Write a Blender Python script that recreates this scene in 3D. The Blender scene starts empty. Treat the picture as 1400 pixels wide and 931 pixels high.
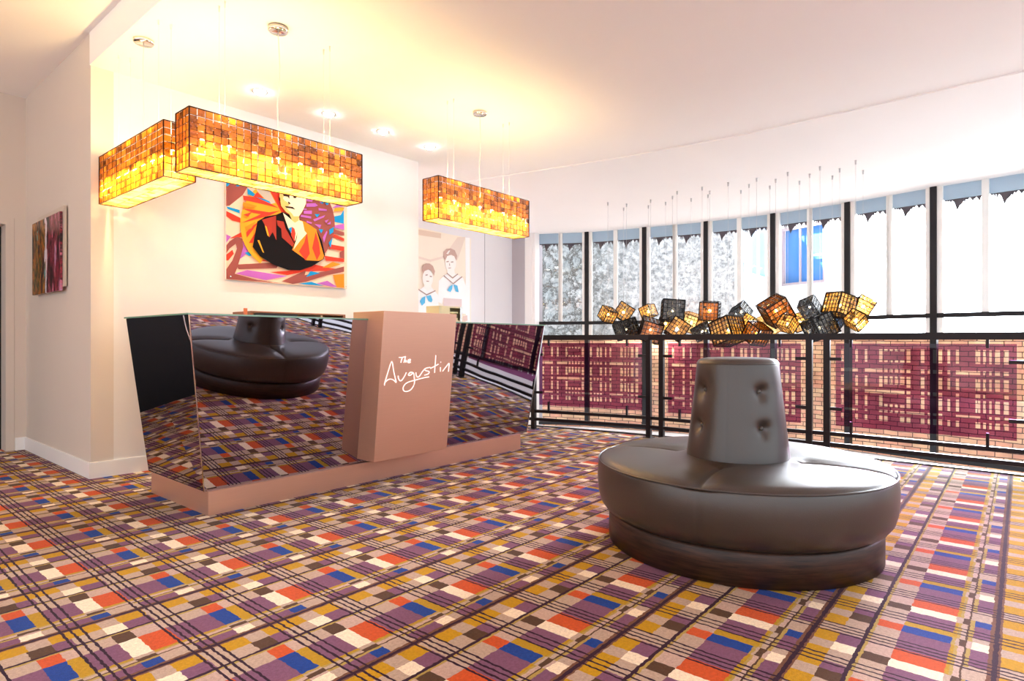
import bpy, bmesh, math, random
from mathutils import Vector, Matrix
random.seed(7)
S = bpy.context.scene
COL = S.collection
R = math.radians
Hc = 3.30          # ceiling height

# ------------------------------------------------------------------ helpers
class MB:
    """collects shapes, then links them as ONE mesh object"""
    def __init__(s): s.v = []; s.f = []; s.m = []; s.sm = []
    def add(s, vs, fs, mi=0, smooth=False):
        b = len(s.v); s.v += [tuple(p) for p in vs]
        for f in fs: s.f.append([b + i for i in f]); s.m.append(mi); s.sm.append(smooth)
    def box(s, lo, hi, mi=0, rot=None, piv=(0, 0, 0)):
        x0, y0, z0 = lo; x1, y1, z1 = hi
        vs = [(x0,y0,z0),(x1,y0,z0),(x1,y1,z0),(x0,y1,z0),(x0,y0,z1),(x1,y0,z1),(x1,y1,z1),(x0,y1,z1)]
        if rot is not None:
            p = Vector(piv); vs = [tuple(rot @ (Vector(v) - p) + p) for v in vs]
        s.add(vs, [(0,3,2,1),(4,5,6,7),(0,1,5,4),(1,2,6,5),(2,3,7,6),(3,0,4,7)], mi)
    def bar(s, a, b, w, h, mi=0, up=(0, 0, 1)):
        """box along a->b, w wide sideways, h along up"""
        a = Vector(a); b = Vector(b); d = (b - a).normalized(); upv = Vector(up)
        if abs(d.dot(upv)) > .99: upv = Vector((1, 0, 0))
        sd = d.cross(upv).normalized(); u2 = sd.cross(d).normalized()
        vs = []
        for q in (a, b):
            for i, j in ((-1,-1),(1,-1),(1,1),(-1,1)): vs.append(q + sd*(w/2*i) + u2*(h/2*j))
        s.add(vs, [(0,1,2,3),(7,6,5,4),(0,4,5,1),(1,5,6,2),(2,6,7,3),(3,7,4,0)], mi)
    def tube(s, pts, r, seg=8, mi=0, cap=True):
        pts = [Vector(p) for p in pts]; n = len(pts); vs = []
        for i, p in enumerate(pts):
            d = (pts[min(i+1, n-1)] - pts[max(i-1, 0)]).normalized()
            ref = Vector((0, 0, 1)) if abs(d.z) < .9 else Vector((1, 0, 0))
            a = d.cross(ref).normalized(); b = d.cross(a)
            rr = r[i] if isinstance(r, (list, tuple)) else r
            for k in range(seg):
                t = 2*math.pi*k/seg; vs.append(p + a*(rr*math.cos(t)) + b*(rr*math.sin(t)))
        fs = [(i*seg+k, i*seg+(k+1) % seg, (i+1)*seg+(k+1) % seg, (i+1)*seg+k) for i in range(n-1) for k in range(seg)]
        if cap: fs += [tuple(range(seg))[::-1], tuple((n-1)*seg+k for k in range(seg))]
        s.add(vs, fs, mi, True)
    def lathe(s, prof, seg=32, c=(0, 0, 0), mi=0, fn=None):
        vs = []; n = len(prof)
        for i, (r, z) in enumerate(prof):
            for k in range(seg):
                t = 2*math.pi*k/seg; rr, zz = (r, z) if fn is None else fn(r, z, t)
                vs.append((c[0]+rr*math.cos(t), c[1]+rr*math.sin(t), c[2]+zz))
        fs = [(i*seg+k, i*seg+(k+1) % seg, (i+1)*seg+(k+1) % seg, (i+1)*seg+k) for i in range(n-1) for k in range(seg)]
        if prof[0][0] > 1e-4: fs.append(tuple(range(seg))[::-1])
        if prof[-1][0] > 1e-4: fs.append(tuple((n-1)*seg+k for k in range(seg)))
        s.add(vs, fs, mi, True)
    def prism(s, poly, z0, z1, mi=0):
        n = len(poly); vs = [(x, y, z0) for x, y in poly] + [(x, y, z1) for x, y in poly]
        s.add(vs, [tuple(range(n))[::-1], tuple(range(n, 2*n))] + [(i, (i+1) % n, n+(i+1) % n, n+i) for i in range(n)], mi)
    def slab(s, quad, off, mi=0):
        """a quad (any planar polygon) thickened by the vector off"""
        n = len(quad); o = Vector(off); vs = [Vector(q) for q in quad]; vs = vs + [q + o for q in vs]
        s.add(vs, [tuple(range(n))[::-1], tuple(range(n, 2*n))] + [(i, (i+1) % n, n+(i+1) % n, n+i) for i in range(n)], mi)
    def build(s, name, mats, parent=None, loc=None, fix=True, bevel=0):
        me = bpy.data.meshes.new(name); me.from_pydata(s.v, [], s.f)
        if not isinstance(mats, (list, tuple)): mats = [mats]
        for m in mats: me.materials.append(m)
        me.polygons.foreach_set('material_index', s.m); me.polygons.foreach_set('use_smooth', s.sm)
        me.update()
        if fix:
            bm = bmesh.new(); bm.from_mesh(me); bmesh.ops.recalc_face_normals(bm, faces=bm.faces); bm.to_mesh(me); bm.free()
        o = bpy.data.objects.new(name, me); COL.objects.link(o)
        if bevel:
            md = o.modifiers.new('bevel', 'BEVEL'); md.width = bevel; md.segments = 2; md.limit_method = 'ANGLE'
        if loc is not None: o.location = loc
        if parent is not None: o.parent = parent
        return o

def tag(o, label=None, cat=None, group=None, kind=None):
    if label: o['label'] = label
    if cat: o['category'] = cat
    if group: o['group'] = group
    if kind: o['kind'] = kind
    return o
def empty(name, loc=(0, 0, 0), rz=0.0):
    o = bpy.data.objects.new(name, None); COL.objects.link(o); o.location = loc; o.rotation_euler.z = rz
    o.empty_display_size = .1
    return o
def structure(o): o['kind'] = 'structure'; return o
def smooth(pts, n=6):
    """catmull-rom through pts"""
    P = [Vector(p) for p in pts]
    if len(P) < 3: return P
    P = [P[0]*2 - P[1]] + P + [P[-1]*2 - P[-2]]; out = []
    for i in range(1, len(P)-2):
        a, b, c, d = P[i-1:i+3]
        for k in range(n):
            t = k/n; out.append(.5*((2*b) + (c-a)*t + (2*a-5*b+4*c-d)*t*t + (3*b-a-3*c+d)*t**3))
    return out + [P[-2]]

# ------------------------------------------------------------------ materials
def lin(h):
    if isinstance(h, str): c = [int(h[i:i+2], 16)/255 for i in (0, 2, 4)]
    else: c = [x/255 for x in h]
    return tuple((x/12.92 if x <= .04045 else ((x+.055)/1.055)**2.4) for x in c) + (1,)
class NT:
    def __init__(s, name):
        s.mat = bpy.data.materials.new(name); s.mat.use_nodes = True
        s.t = s.mat.node_tree; s.t.nodes.clear(); s.out = s.n('ShaderNodeOutputMaterial')
    def n(s, typ, **kw):
        x = s.t.nodes.new(typ)
        for k, v in kw.items(): setattr(x, k, v)
        return x
    def l(s, a, b): s.t.links.new(a, b)
    def val(s, sock, v):
        if hasattr(v, 'node'): s.l(v, sock)
        else: sock.default_value = v
    def math(s, op, a, b=None, clamp=False):
        x = s.n('ShaderNodeMath', operation=op, use_clamp=clamp); s.val(x.inputs[0], a)
        if b is not None: s.val(x.inputs[1], b)
        return x.outputs[0]
    def mix(s, fac, a, b, blend='MIX'):
        x = s.n('ShaderNodeMix', data_type='RGBA', blend_type=blend)
        s.val(x.inputs[0], fac); s.val(x.inputs[6], a); s.val(x.inputs[7], b); return x.outputs[2]
    def obj(s): return s.n('ShaderNodeTexCoord').outputs['Object']
    def noise(s, scale, detail=2, vec=None, rough=.5):
        x = s.n('ShaderNodeTexNoise'); x.inputs['Scale'].default_value = scale; x.inputs['Detail'].default_value = detail
        x.inputs['Roughness'].default_value = rough
        s.l(vec if vec is not None else s.obj(), x.inputs['Vector']); return x
    def ramp(s, fac, stops, interp='LINEAR'):
        x = s.n('ShaderNodeValToRGB'); cr = x.color_ramp; cr.interpolation = interp
        while len(cr.elements) < len(stops): cr.elements.new(.5)
        for e, (p, c) in zip(cr.elements, stops): e.position = p; e.color = c
        s.val(x.inputs[0], fac); return x.outputs[0]
    def pbr(s, col, rough=.5, metal=0, spec=.5, **kw):
        b = s.n('ShaderNodeBsdfPrincipled'); s.val(b.inputs['Base Color'], col); s.val(b.inputs['Roughness'], rough)
        b.inputs['Metallic'].default_value = metal; b.inputs['Specular IOR Level'].default_value = spec
        for k, v in kw.items(): s.val(b.inputs[k], v)
        s.l(b.outputs[0], s.out.inputs[0]); return b
    def bump(s, bsdf, h, strength=.2, dist=.01):
        x = s.n('ShaderNodeBump'); x.inputs['Strength'].default_value = strength; x.inputs['Distance'].default_value = dist
        s.l(h, x.inputs['Height']); s.l(x.outputs[0], bsdf.inputs['Normal'])
def flat(name, c, rough=.6, metal=0, spec=.4, **kw):
    t = NT(name); t.pbr(lin(c), rough, metal, spec, **kw); return t.mat
def paint(name, c, var=.03, rough=.85):
    t = NT(name); nz = t.noise(1.3, 3); c = lin(c)
    d = tuple(x*(1-var*2) for x in c[:3]) + (1,)
    b = t.pbr(t.mix(nz.outputs[0], d, c), rough, 0, .2); t.bump(b, t.noise(220, 2).outputs[0], .04, .002); return t.mat
def emis(name, c, st):
    t = NT(name); e = t.n('ShaderNodeEmission'); e.inputs[0].default_value = lin(c); e.inputs[1].default_value = st
    t.l(e.outputs[0], t.out.inputs[0]); return t.mat
def mixsh(t, f, a, b):
    m = t.n('ShaderNodeMixShader'); t.val(m.inputs[0], f); t.l(a, m.inputs[1]); t.l(b, m.inputs[2]); return m.outputs[0]
def sh(t, typ, c=None, rough=None):
    x = t.n(typ)
    if c is not None: t.val(x.inputs[0], c)
    if rough is not None: x.inputs['Roughness'].default_value = rough
    return x.outputs[0]

def carpet_mat():
    t = NT('plaid_carpet')
    co = t.obj(); sep = t.n('ShaderNodeSeparateXYZ'); t.l(co, sep.inputs[0])
    wob = t.noise(38, 1).outputs[0]; wob2 = t.noise(41, 1).outputs[0]
    w1 = t.math('MULTIPLY', t.math('SUBTRACT', wob, .5), .022); w2 = t.math('MULTIPLY', t.math('SUBTRACT', wob2, .5), .022)
    s_ = t.math('FRACT', t.math('ADD', t.math('DIVIDE', t.math('SUBTRACT', sep.outputs[0], 2.3165), .5413), w1))
    t_ = t.math('FRACT', t.math('ADD', t.math('DIVIDE', t.math('SUBTRACT', sep.outputs[1], .0724), .5413), w2))
    C = dict(B='B8A190', b='C0A598', W='F4E2C8', P='7C556C', p='6E4A60', U='30488C', R='C86244', Y='BE933A', O='B48F3A', K='543C2C', L='341A2A', D='74503F', o='AE9558')
    C = {k: lin(v.upper()) for k, v in C.items()}
    def row(spec):
        # spec: list of (start, key); wraps: the first entry's colour runs from 0
        return t.ramp(s_, [(p, C[k]) for p, k in spec], 'CONSTANT')
    rows = [
     (.000, C['L']),
     (.014, C['D']),
     (.036, row([(0,'P'),(.155,'U'),(.262,'B'),(.470,'P'),(.735,'W'),(.862,'B'),(.945,'P')])),
     (.128, row([(0,'o'),(.155,'o'),(.262,'B'),(.445,'o'),(.735,'b'),(.862,'o')])),
     (.152, C['K']),
     (.164, row([(0,'B'),(.145,'K'),(.262,'b'),(.740,'K'),(.862,'B')])),
     (.196, row([(0,'o'),(.145,'B'),(.262,'o'),(.735,'B'),(.862,'o')])),
     (.214, row([(0,'O'),(.145,'B'),(.262,'O'),(.735,'o'),(.862,'O')])),
     (.235, row([(0,'P'),(.145,'W'),(.262,'R'),(.445,'P'),(.735,'U'),(.858,'O'),(.945,'P')])),
     (.516, row([(0,'B'),(.145,'K'),(.262,'b'),(.445,'B'),(.735,'R'),(.858,'b'),(.945,'B')])),
     (.664, C['o']),
     (.683, C['L']),
     (.708, row([(0,'B'),(.145,'W'),(.270,'P'),(.445,'B'),(.720,'K'),(.855,'P'),(.965,'B')])),
     (.840, row([(0,'Y'),(.145,'B'),(.265,'Y'),(.440,'B'),(.575,'Y'),(.735,'B'),(.862,'Y')])),
     (.972, C['D']),
     (.986, C['L'])]
    col = None
    for p, c in rows:
        if col is None:
            rgb = t.n('ShaderNodeRGB'); rgb.outputs[0].default_value = c; col = rgb.outputs[0]; continue
        col = t.mix(t.math('GREATER_THAN', t_, p), col, c)
    # thin woven lines across
    msk = None
    for c0, w in ((-.055,.0085),(0,.0085),(.055,.0085),(1,.0085),(.945,.0085),(.428,.0085),(.477,.0085),(.525,.0085),(.574,.0085)):
        d = t.math('LESS_THAN', t.math('ABSOLUTE', t.math('SUBTRACT', s_, c0)), w)
        msk = d if msk is None else t.math('MAXIMUM', msk, d)
    col = t.mix(msk, col, lin('2E1626'))
    f1 = t.noise(420, 2).outputs[0]; f2 = t.noise(90, 3).outputs[0]
    g = t.ramp(t.math('ADD', t.math('MULTIPLY', f1, .6), t.math('MULTIPLY', f2, .4)), [(.3, (.62,.62,.62,1)), (.7, (1.26,1.26,1.26,1))])
    col = t.mix(1.0, col, g, 'MULTIPLY')
    hs = t.n('ShaderNodeHueSaturation'); hs.inputs['Saturation'].default_value = 1.08; hs.inputs['Value'].default_value = 1.08; t.l(col, hs.inputs['Color'])
    b = t.pbr(hs.outputs[0], .95, 0, .1, **{'Sheen Weight': .08, 'Sheen Roughness': .35}); t.bump(b, f1, .5, .004)
    return t.mat

def leather_mat():
    t = NT('charcoal_leather'); nz = t.noise(5, 4).outputs[0]
    b = t.pbr(t.mix(nz, lin('30261F'), lin('3A2F28')), .33, 0, .85)
    v = t.n('ShaderNodeTexVoronoi'); v.inputs['Scale'].default_value = 190; t.l(t.obj(), v.inputs['Vector'])
    t.bump(b, v.outputs[0], .10, .002); return t.mat

def wood_mat():
    t = NT('dark_wood'); mp = t.n('ShaderNodeMapping'); mp.inputs['Scale'].default_value = (2, 2, 26); t.l(t.obj(), mp.inputs[0])
    nz = t.noise(3.0, 5, mp.outputs[0], .65).outputs[0]
    b = t.pbr(t.ramp(nz, [(.35, lin('1A0F0A')), (.65, lin('42291D'))]), .42, 0, .4); t.bump(b, nz, .1, .002); return t.mat

def brushed(name, c, rough=.38):
    t = NT(name); mp = t.n('ShaderNodeMapping'); mp.inputs['Scale'].default_value = (1, 1, 140); t.l(t.obj(), mp.inputs[0])
    nz = t.noise(6, 3, mp.outputs[0]).outputs[0]; c = lin(c); d = tuple(x*.84 for x in c[:3])+(1,)
    b = t.pbr(t.mix(nz, d, c), rough, .62, .5); t.bump(b, nz, .04, .001); return t.mat

def mirror_mat():
    t = NT('grey_mirror_glass'); b = t.pbr(lin('A59FA8'), .015, 1, .5)
    t.bump(b, t.noise(2.2, 1).outputs[0], .06, .02); return t.mat

def tile_mat(name, c, glow, tr=.42):
    """hammered coloured glass, different in every tile"""
    t = NT(name); co = t.obj()
    sn = t.n('ShaderNodeVectorMath', operation='SNAP'); sn.inputs[1].default_value = (.0488, .0488, .0463); t.l(co, sn.inputs[0])
    wn = t.n('ShaderNodeTexWhiteNoise'); t.l(sn.outputs[0], wn.inputs['Vector'])
    c1 = lin(c); dark = tuple(x*.30 for x in c1[:3])+(1,); lite = tuple(min(1, x*1.35+.03) for x in c1[:3])+(1,)
    nz = t.noise(55, 2).outputs[0]
    col = t.ramp(t.math('ADD', t.math('MULTIPLY', wn.outputs[0], .6), t.math('MULTIPLY', nz, .5)), [(.2, dark), (.5, c1), (.85, lite)])
    a = sh(t, 'ShaderNodeBsdfTransparent', col); tl = sh(t, 'ShaderNodeBsdfTranslucent', col); gl = sh(t, 'ShaderNodeBsdfGlossy', (1,.93,.85,1), .12)
    bp = t.n('ShaderNodeBump'); bp.inputs['Strength'].default_value = .5; bp.inputs['Distance'].default_value = .01; t.l(nz, bp.inputs['Height'])
    t.l(bp.outputs[0], gl.node.inputs['Normal'])
    x = mixsh(t, tr, tl, a); x = mixsh(t, .10, x, gl); t.l(x, t.out.inputs[0]); return t.mat

def clear_mat(name, tint=(1,1,1,1), refl=.05):
    t = NT(name); x = mixsh(t, refl, sh(t, 'ShaderNodeBsdfTransparent', tint), sh(t, 'ShaderNodeBsdfGlossy', (1,1,1,1), .02)); t.l(x, t.out.inputs[0]); return t.mat

def brick_mat():
    t = NT('weathered_brick'); co = t.obj(); sp = t.n('ShaderNodeSeparateXYZ'); t.l(co, sp.inputs[0])
    cb = t.n('ShaderNodeCombineXYZ'); t.l(t.math('ADD', t.math('MULTIPLY', sp.outputs[0], .55), sp.outputs[1]), cb.inputs[0]); t.l(sp.outputs[2], cb.inputs[1])
    nz = t.noise(3.0, 4); ad = t.n('ShaderNodeVectorMath', operation='MULTIPLY_ADD'); ad.inputs[1].default_value = (.05,.05,.05)
    t.l(nz.outputs[1], ad.inputs[0]); t.l(cb.outputs[0], ad.inputs[2])
    br = t.n('ShaderNodeTexBrick'); t.l(ad.outputs[0], br.inputs['Vector']); br.inputs['Scale'].default_value = 1
    for k, v in (('Brick Width', .24), ('Row Height', .08), ('Mortar Size', .008), ('Mortar Smooth', .4), ('Bias', 0)): br.inputs[k].default_value = v
    br.inputs['Color1'].default_value = lin('D99A80'); br.inputs['Color2'].default_value = lin('E2BC94'); br.inputs['Mortar'].default_value = lin('5A3A30')
    g = t.ramp(nz.outputs[0], [(.3, (.7,.66,.62,1)), (.7, (1.15,1.1,1.05,1))])
    c = t.mix(1, br.outputs[0], g, 'MULTIPLY')
    b = t.pbr(c, .9, 0, .1); t.bump(b, br.outputs[1], -.4, .03); return t.mat

def ivy_mat():
    t = NT('stone_with_bare_creeper'); co = t.obj(); mp = t.n('ShaderNodeMapping'); mp.inputs['Scale'].default_value = (1, 1, 1); t.l(co, mp.inputs[0])
    nz = t.noise(9, 5, mp.outputs[0], .75); n2 = t.noise(1.1, 3)
    ds = t.n('ShaderNodeVectorMath', operation='MULTIPLY_ADD'); ds.inputs[1].default_value = (.5,.5,.5); t.l(nz.outputs[1], ds.inputs[0]); t.l(co, ds.inputs[2])
    v = t.n('ShaderNodeTexVoronoi', feature='DISTANCE_TO_EDGE'); v.inputs['Scale'].default_value = 3.0; t.l(ds.outputs[0], v.inputs['Vector'])
    vine = t.ramp(v.outputs[0], [(.0, (1,)*3+(1,)), (.13, (0,)*3+(1,))])
    sp = t.n('ShaderNodeSeparateXYZ'); t.l(co, sp.inputs[0])
    leftm = t.math('MULTIPLY', t.math('SUBTRACT', sp.outputs[1], 7.2), .9, True)
    m = t.math('MULTIPLY', t.math('MULTIPLY', vine, .95), t.math('ADD', t.math('MULTIPLY', leftm, .9), .10))
    base = t.ramp(nz.outputs[0], [(.30, lin('4C5054')), (.48, lin('84888C')), (.62, lin('A8AAAC'))])
    base = t.mix(t.math('MULTIPLY', leftm, t.math('MULTIPLY', n2.outputs[0], .7)), base, lin('687478'))
    b = t.pbr(t.mix(m, base, lin('2E2A26')), .95, 0, .1); t.bump(b, nz.outputs[0], .4, .05); return t.mat

def abstract_mat():
    t = NT('abstract_painting'); co = t.obj(); sp = t.n('ShaderNodeSeparateXYZ'); t.l(co, sp.inputs[0])
    mp = t.n('ShaderNodeMapping'); mp.inputs['Scale'].default_value = (1, 5.5, 1.9); mp.inputs['Rotation'].default_value = (R(-10), 0, 0); t.l(co, mp.inputs[0])
    nz = t.noise(2.1, 5, mp.outputs[0], .62); n2 = t.noise(5.5, 3)
    y = t.math('ADD', sp.outputs[1], t.math('MULTIPLY', t.math('SUBTRACT', nz.outputs[0], .5), .22))  # + is the far side
    lf = t.ramp(nz.outputs[0], [(.30, lin('120A08')), (.44, lin('2A180E')), (.50, lin('C06A14')), (.545, lin('4A5A16')), (.58, lin('1C100A')), (.70, lin('D88A28'))])
    rt = t.ramp(nz.outputs[0], [(.28, lin('140A0A')), (.45, lin('2E1016')), (.50, lin('A02E44')), (.54, lin('3A1218')), (.60, lin('D07088')), (.70, lin('B0A0CC'))])
    c = t.mix(t.math('GREATER_THAN', y, .02), rt, lf)
    k = t.math('ABSOLUTE', t.math('SUBTRACT', y, .0)); c = t.mix(t.math('LESS_THAN', k, .03), c, lin('E8D8E0'))
    c = t.mix(t.math('MULTIPLY', t.math('GREATER_THAN', n2.outputs[0], .70), .7), c, lin('50B0B8'))
    t.pbr(c, .3, 0, .5); return t.mat

M = {}
M['carpet'] = carpet_mat(); M['leather'] = leather_mat(); M['wood'] = wood_mat()
M['bronze'] = brushed('brushed_bronze', 'E4B49A', .36); M['mirror'] = mirror_mat()
M['wall'] = paint('cream_wall_paint', 'EAE6E3'); M['wallL'] = paint('taupe_wall_paint', 'DDD2C6'); M['ceil'] = paint('white_ceiling_paint', 'F9F7F6', .02); M['white'] = paint('white_trim_paint', 'F4F2F0', .01, .5)
M['panelwhite'] = paint('white_wall_panel', 'F0EDEF', .02, .6); M['grey'] = paint('grey_pillar_paint', 'B9B4BA', .03)
M['blackdoor'] = flat('black_door_lacquer', '0C0A0C', .35); M['railing'] = flat('dark_railing_steel', '1C1417', .4, .3)
M['alu'] = flat('black_window_frame', '17161A', .4, .2); M['offwhite'] = flat('white_window_frame', 'F2EFEA', .6)
M['chrome'] = flat('chrome', 'D8D4D0', .15, 1); M['wire'] = flat('pale_suspension_wire', 'E6E0DA', .4); M['steelwire'] = flat('steel_wire', 'C8C6C8', .4, .3)
M['darkrod'] = flat('dark_cage_wire', '2A1A10', .35, .7); M['goldrod'] = flat('gold_cage_wire', 'D8B070', .25, .9)
M['amber'] = tile_mat('amber_glass_tile', 'EDB458', 1); M['amberb'] = tile_mat('brown_amber_glass', 'C0741E', 1); M['pale'] = tile_mat('pale_amber_glass', 'F4D8A0', 1, .3); M['smoke'] = tile_mat('smoke_glass', '3A4048', 1, .6); M['navy'] = tile_mat('blue_grey_glass', '4A6484', 1, .5)
M['bulb'] = emis('warm_bulb', 'FFD890', 40); M['spot'] = emis('white_spot_lamp', 'FFFFFF', 40); M['cubebulb'] = emis('cube_bulb', 'FFDCA0', 25)
M['glassedge'] = flat('green_glass_edge', '7FA890', .08, 0, .8); M['tint'] = clear_mat('burgundy_acrylic', lin('9E5E8C'), .03); M['cut'] = clear_mat('clear_acrylic', (.97,.96,.95,1), .03); M['pane'] = clear_mat('window_glass', (.97,.985,.99,1), .04)
M['brick'] = brick_mat(); M['ivy'] = ivy_mat(); M['abstract'] = abstract_mat()
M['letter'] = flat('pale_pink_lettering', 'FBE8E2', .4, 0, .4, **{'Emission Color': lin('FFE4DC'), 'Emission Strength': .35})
M['bluebox'] = flat('pale_blue_headbox', 'A8C0D4', .6); M['fringe'] = flat('dark_brown_fringe', '4A4048', .8)
M['facade'] = paint('white_render', 'F2F2F0', .02); M['facadeb'] = paint('pale_blue_render', 'C6D3DA', .08); M['curtain'] = None
M['button'] = flat('leather_button', '4E4842', .3, 0, .7); M['black'] = flat('black_plastic', '101012', .35); M['brownwood'] = flat('brown_laminate', '8A5A40', .45); M['beige'] = flat('beige_laminate', 'D8C4A4', .5); M['orangew'] = flat('orange_laminate', 'D2744A', .5)
M['skirt'] = paint('white_skirting', 'F6F4F2', .01, .4)
def mk_curtain():
    t = NT('blue_curtain'); w = t.n('ShaderNodeTexWave', wave_type='BANDS', bands_direction='Y'); w.inputs['Scale'].default_value = 1.6; w.inputs['Distortion'].default_value = 1.5
    mp = t.n('ShaderNodeMapping'); mp.inputs['Scale'].default_value = (1, 3, .2); t.l(t.obj(), mp.inputs[0]); t.l(mp.outputs[0], w.inputs['Vector'])
    t.pbr(t.ramp(w.outputs[0], [(.0, lin('4E8CD0')), (.5, lin('86B6E8')), (1, lin('D4E6FA'))]), .8, 0, .2); return t.mat
M['curtain'] = mk_curtain()

# ------------------------------------------------------------------ the room
EDGE = [(5.55,8.2),(5.95,6.4),(6.09,5.4),(6.22,4.75),(6.33,4.13),(6.42,3.57),(6.53,2.40),(6.52,1.34),(6.47,0.0),(6.33,-1.0),(6.05,-2.0),(5.5,-3.4),(4.6,-5.0)]
WIN = [(9.83,7.66),(10.35,6.71),(10.63,5.58),(10.84,4.44),(10.905,3.28),(10.78,2.11),(10.49,.965),(10.31,-.19),(9.95,-1.3),(9.45,-2.35)]
BX, BY = -5.0, -5.0
m = MB(); m.prism([(BX,BY)] + EDGE[::-1] + [(BX,8.2)], -.25, 0)
structure(m.build('floor', M['carpet']))
# balcony edge trim: dark metal strip with a pale kerb behind it
m = MB()
for a, b in zip(EDGE, EDGE[1:]):
    m.bar((a[0],a[1],.004), (b[0],b[1],.004), .035, .016, 0)
    m.bar((a[0]+.05,a[1],-.14), (b[0]+.05,b[1],-.14), .03, .30, 1)
structure(m.build('trim_1', [M['railing'], M['white']]))
m = MB(); m.prism([(1.561,BY)] + EDGE[::-1] + [(1.72,8.2),(1.72,5.72),(1.561,5.72)], Hc, Hc+.3)
OUT = [(x+.25,y+.05) for x, y in WIN]
structure(m.build('ceiling', M['ceil']))
m = MB(); m.prism(EDGE[1:-1] + [(9.3,-2.7)] + OUT[::-1] + [(10.1,8.5),(10.1,12.5),(5.55,12.5)], Hc-.014, Hc+.3)  # unseen far-left extension added to keep the sun off the brick
structure(m.build('ceiling_gallery', M['ceil']))
m = MB(); m.prism([(BX,BY),(1.56,BY),(1.56,8.2),(BX,8.2)], 3.56, 3.8); m.box((1.552,BY,3.3),(1.5605,5.70,3.56))
structure(m.build('ceiling_left', M['ceil']))
m = MB(); m.box((1.72,5.70,0),(5.0,5.95,Hc)); structure(m.build('wall_back', M['wall']))
m = MB(); m.box((1.56,5.70,0),(1.72,7.75,3.56)); structure(m.build('wall_left', M['wallL']))
m = MB(); m.box((1.47,7.75,0),(1.9,7.95,3.56)); m.box((-1.6,7.75,2.33),(1.47,7.95,3.56)); m.box((BX,7.75,0),(-1.6,7.95,3.56))
structure(m.build('wall_far', M['wallL']))
m = MB(); m.box((4.6,8.14,-3),(9.72,8.3,Hc-.014)); structure(m.build('wall_gallery', M['panelwhite']))
m = MB()
for u in (6.6, 8.86): m.box((u-.004,8.134,-3),(u+.004,8.142,Hc-.014))
structure(m.build('trim_2', M['grey']))
m = MB(); m.box((9.70,7.80,-3),(10.3,8.35,Hc-.014)); structure(m.build('wall_pillar', M['grey']))
m = MB(); m.box((9.70,7.62,-3),(9.80,7.796,Hc-.014)); m.box((9.72,7.55,-3),(9.86,7.64,Hc-.014)); structure(m.build('trim_3', M['white']))
m = MB(); m.prism([(4.5,8.3)] + [(x+.2,y) for x, y in WIN] + [(9.2,-3),(4.0,-5.0)], -3.2, -3.0); structure(m.build('floor_lower', M['panelwhite']))
# skirting boards
for nm, lo, hi in (('baseboard_left', (1.545,5.7002,0), (1.56,7.75,.12)), ('baseboard_back', (1.545,5.685,0), (5.0,5.70,.12)), ('baseboard_far', (1.472,7.735,0), (1.545,7.75,.12))):
    m = MB(); m.box(lo, hi); m.box((lo[0]+.002,lo[1]+.002,.12),(hi[0],hi[1],.127)); structure(m.build(nm, M['skirt']))
# black double door in the recess of the far wall
dr = empty('door_1', (0, 8.0, 0)); structure(dr)
m = MB(); m.box((-1.6,-.05,0),(1.47,.02,2.33)); m.build('door_leaf', M['blackdoor'], dr)
m = MB(); m.box((1.40,-.25,0),(1.468,-.05,2.33)); m.box((-1.6,-.25,2.26),(1.40,-.05,2.33)); m.build('door_frame', M['wallL'], dr)
m = MB(); m.box((-.06,-.065,0),(-.05,-.05,2.26)); m.tube([(-.16,-.11,.85),(-.16,-.11,1.25)], .012); m.bar((-.16,-.11,.87),(-.16,-.05,.87),.015,.015); m.bar((-.16,-.11,1.23),(-.16,-.05,1.23),.015,.015); m.build('door_handle', M['chrome'], dr)

# ------------------------------------------------------------------ curved window front
JAG = [(0,.02),(.03,.15),(.10,.1),(.12,.45),(.15,.1),(.18,.5),(.22,.12),(.27,.3),(.35,1.0),(.42,.6),(.47,.5),(.52,.28),(.56,.45),(.58,.15),(.62,.25),(.68,.05),(.75,.38),(.80,.2),(.85,.1),(.93,.48),(.97,.12),(1,.02)]
ZT, ZB, ZTR = Hc-.014, -.60, 1.46
for i, (a, b) in enumerate(zip(WIN, WIN[1:])):
    d = Vector((b[0]-a[0], b[1]-a[1], 0)); L = d.length; ang = math.atan2(d.y, d.x)
    root = empty('window_%d' % (i+1), (a[0], a[1], 0), ang); structure(root)     # local x runs along the bay, -y... side faces out
    m = MB(); m.box((-.04,-.05,ZB),(.04,.05,ZT)); m.box((.04,-.03,ZTR-.032),(L-.04,.03,ZTR+.032)); m.box((.04,-.04,ZB),(L-.04,.04,ZB+.06))
    if i == len(WIN)-2: m.box((L-.04,-.05,ZB),(L+.04,.05,ZT))
    m.build('window_frame', M['alu'], root)
    m = MB(); m.box((.04,-.02,1.16),(.105,.03,ZT)); m.box((L-.10,-.02,1.16),(L-.04,.03,ZT)); m.box((L/2-.04,.0,ZTR+.03),(L/2+.04,.05,ZT)); m.build('white_mullion', M['offwhite'], root)
    m = MB(); m.add([(.04,.0,ZB+.06),(L-.04,.0,ZB+.06),(L-.04,.0,ZT),(.04,.0,ZT)], [(0,1,2,3)]); m.build('glass_pane', M['pane'], root, fix=False)
    for x0, x1 in ((.105, L/2-.04), (L/2+.04, L-.10)):
        m = MB(); m.box((x0,.03,ZT-.20),(x1,.12,ZT)); hb = m.build('headbox', M['bluebox'], root)
        m = MB(); top = ZT-.20; w = x1-x0; pts = [(x0+w*f, top-.17*h) for f, h in JAG]
        for (xa, za), (xb, zb) in zip(pts, pts[1:]): m.add([(xa,.06,top),(xb,.06,top),(xb,.06,zb),(xa,.06,za)], [(0,1,2,3)])
        m.build('jagged_fringe', M['fringe'], root, fix=False)
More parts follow.
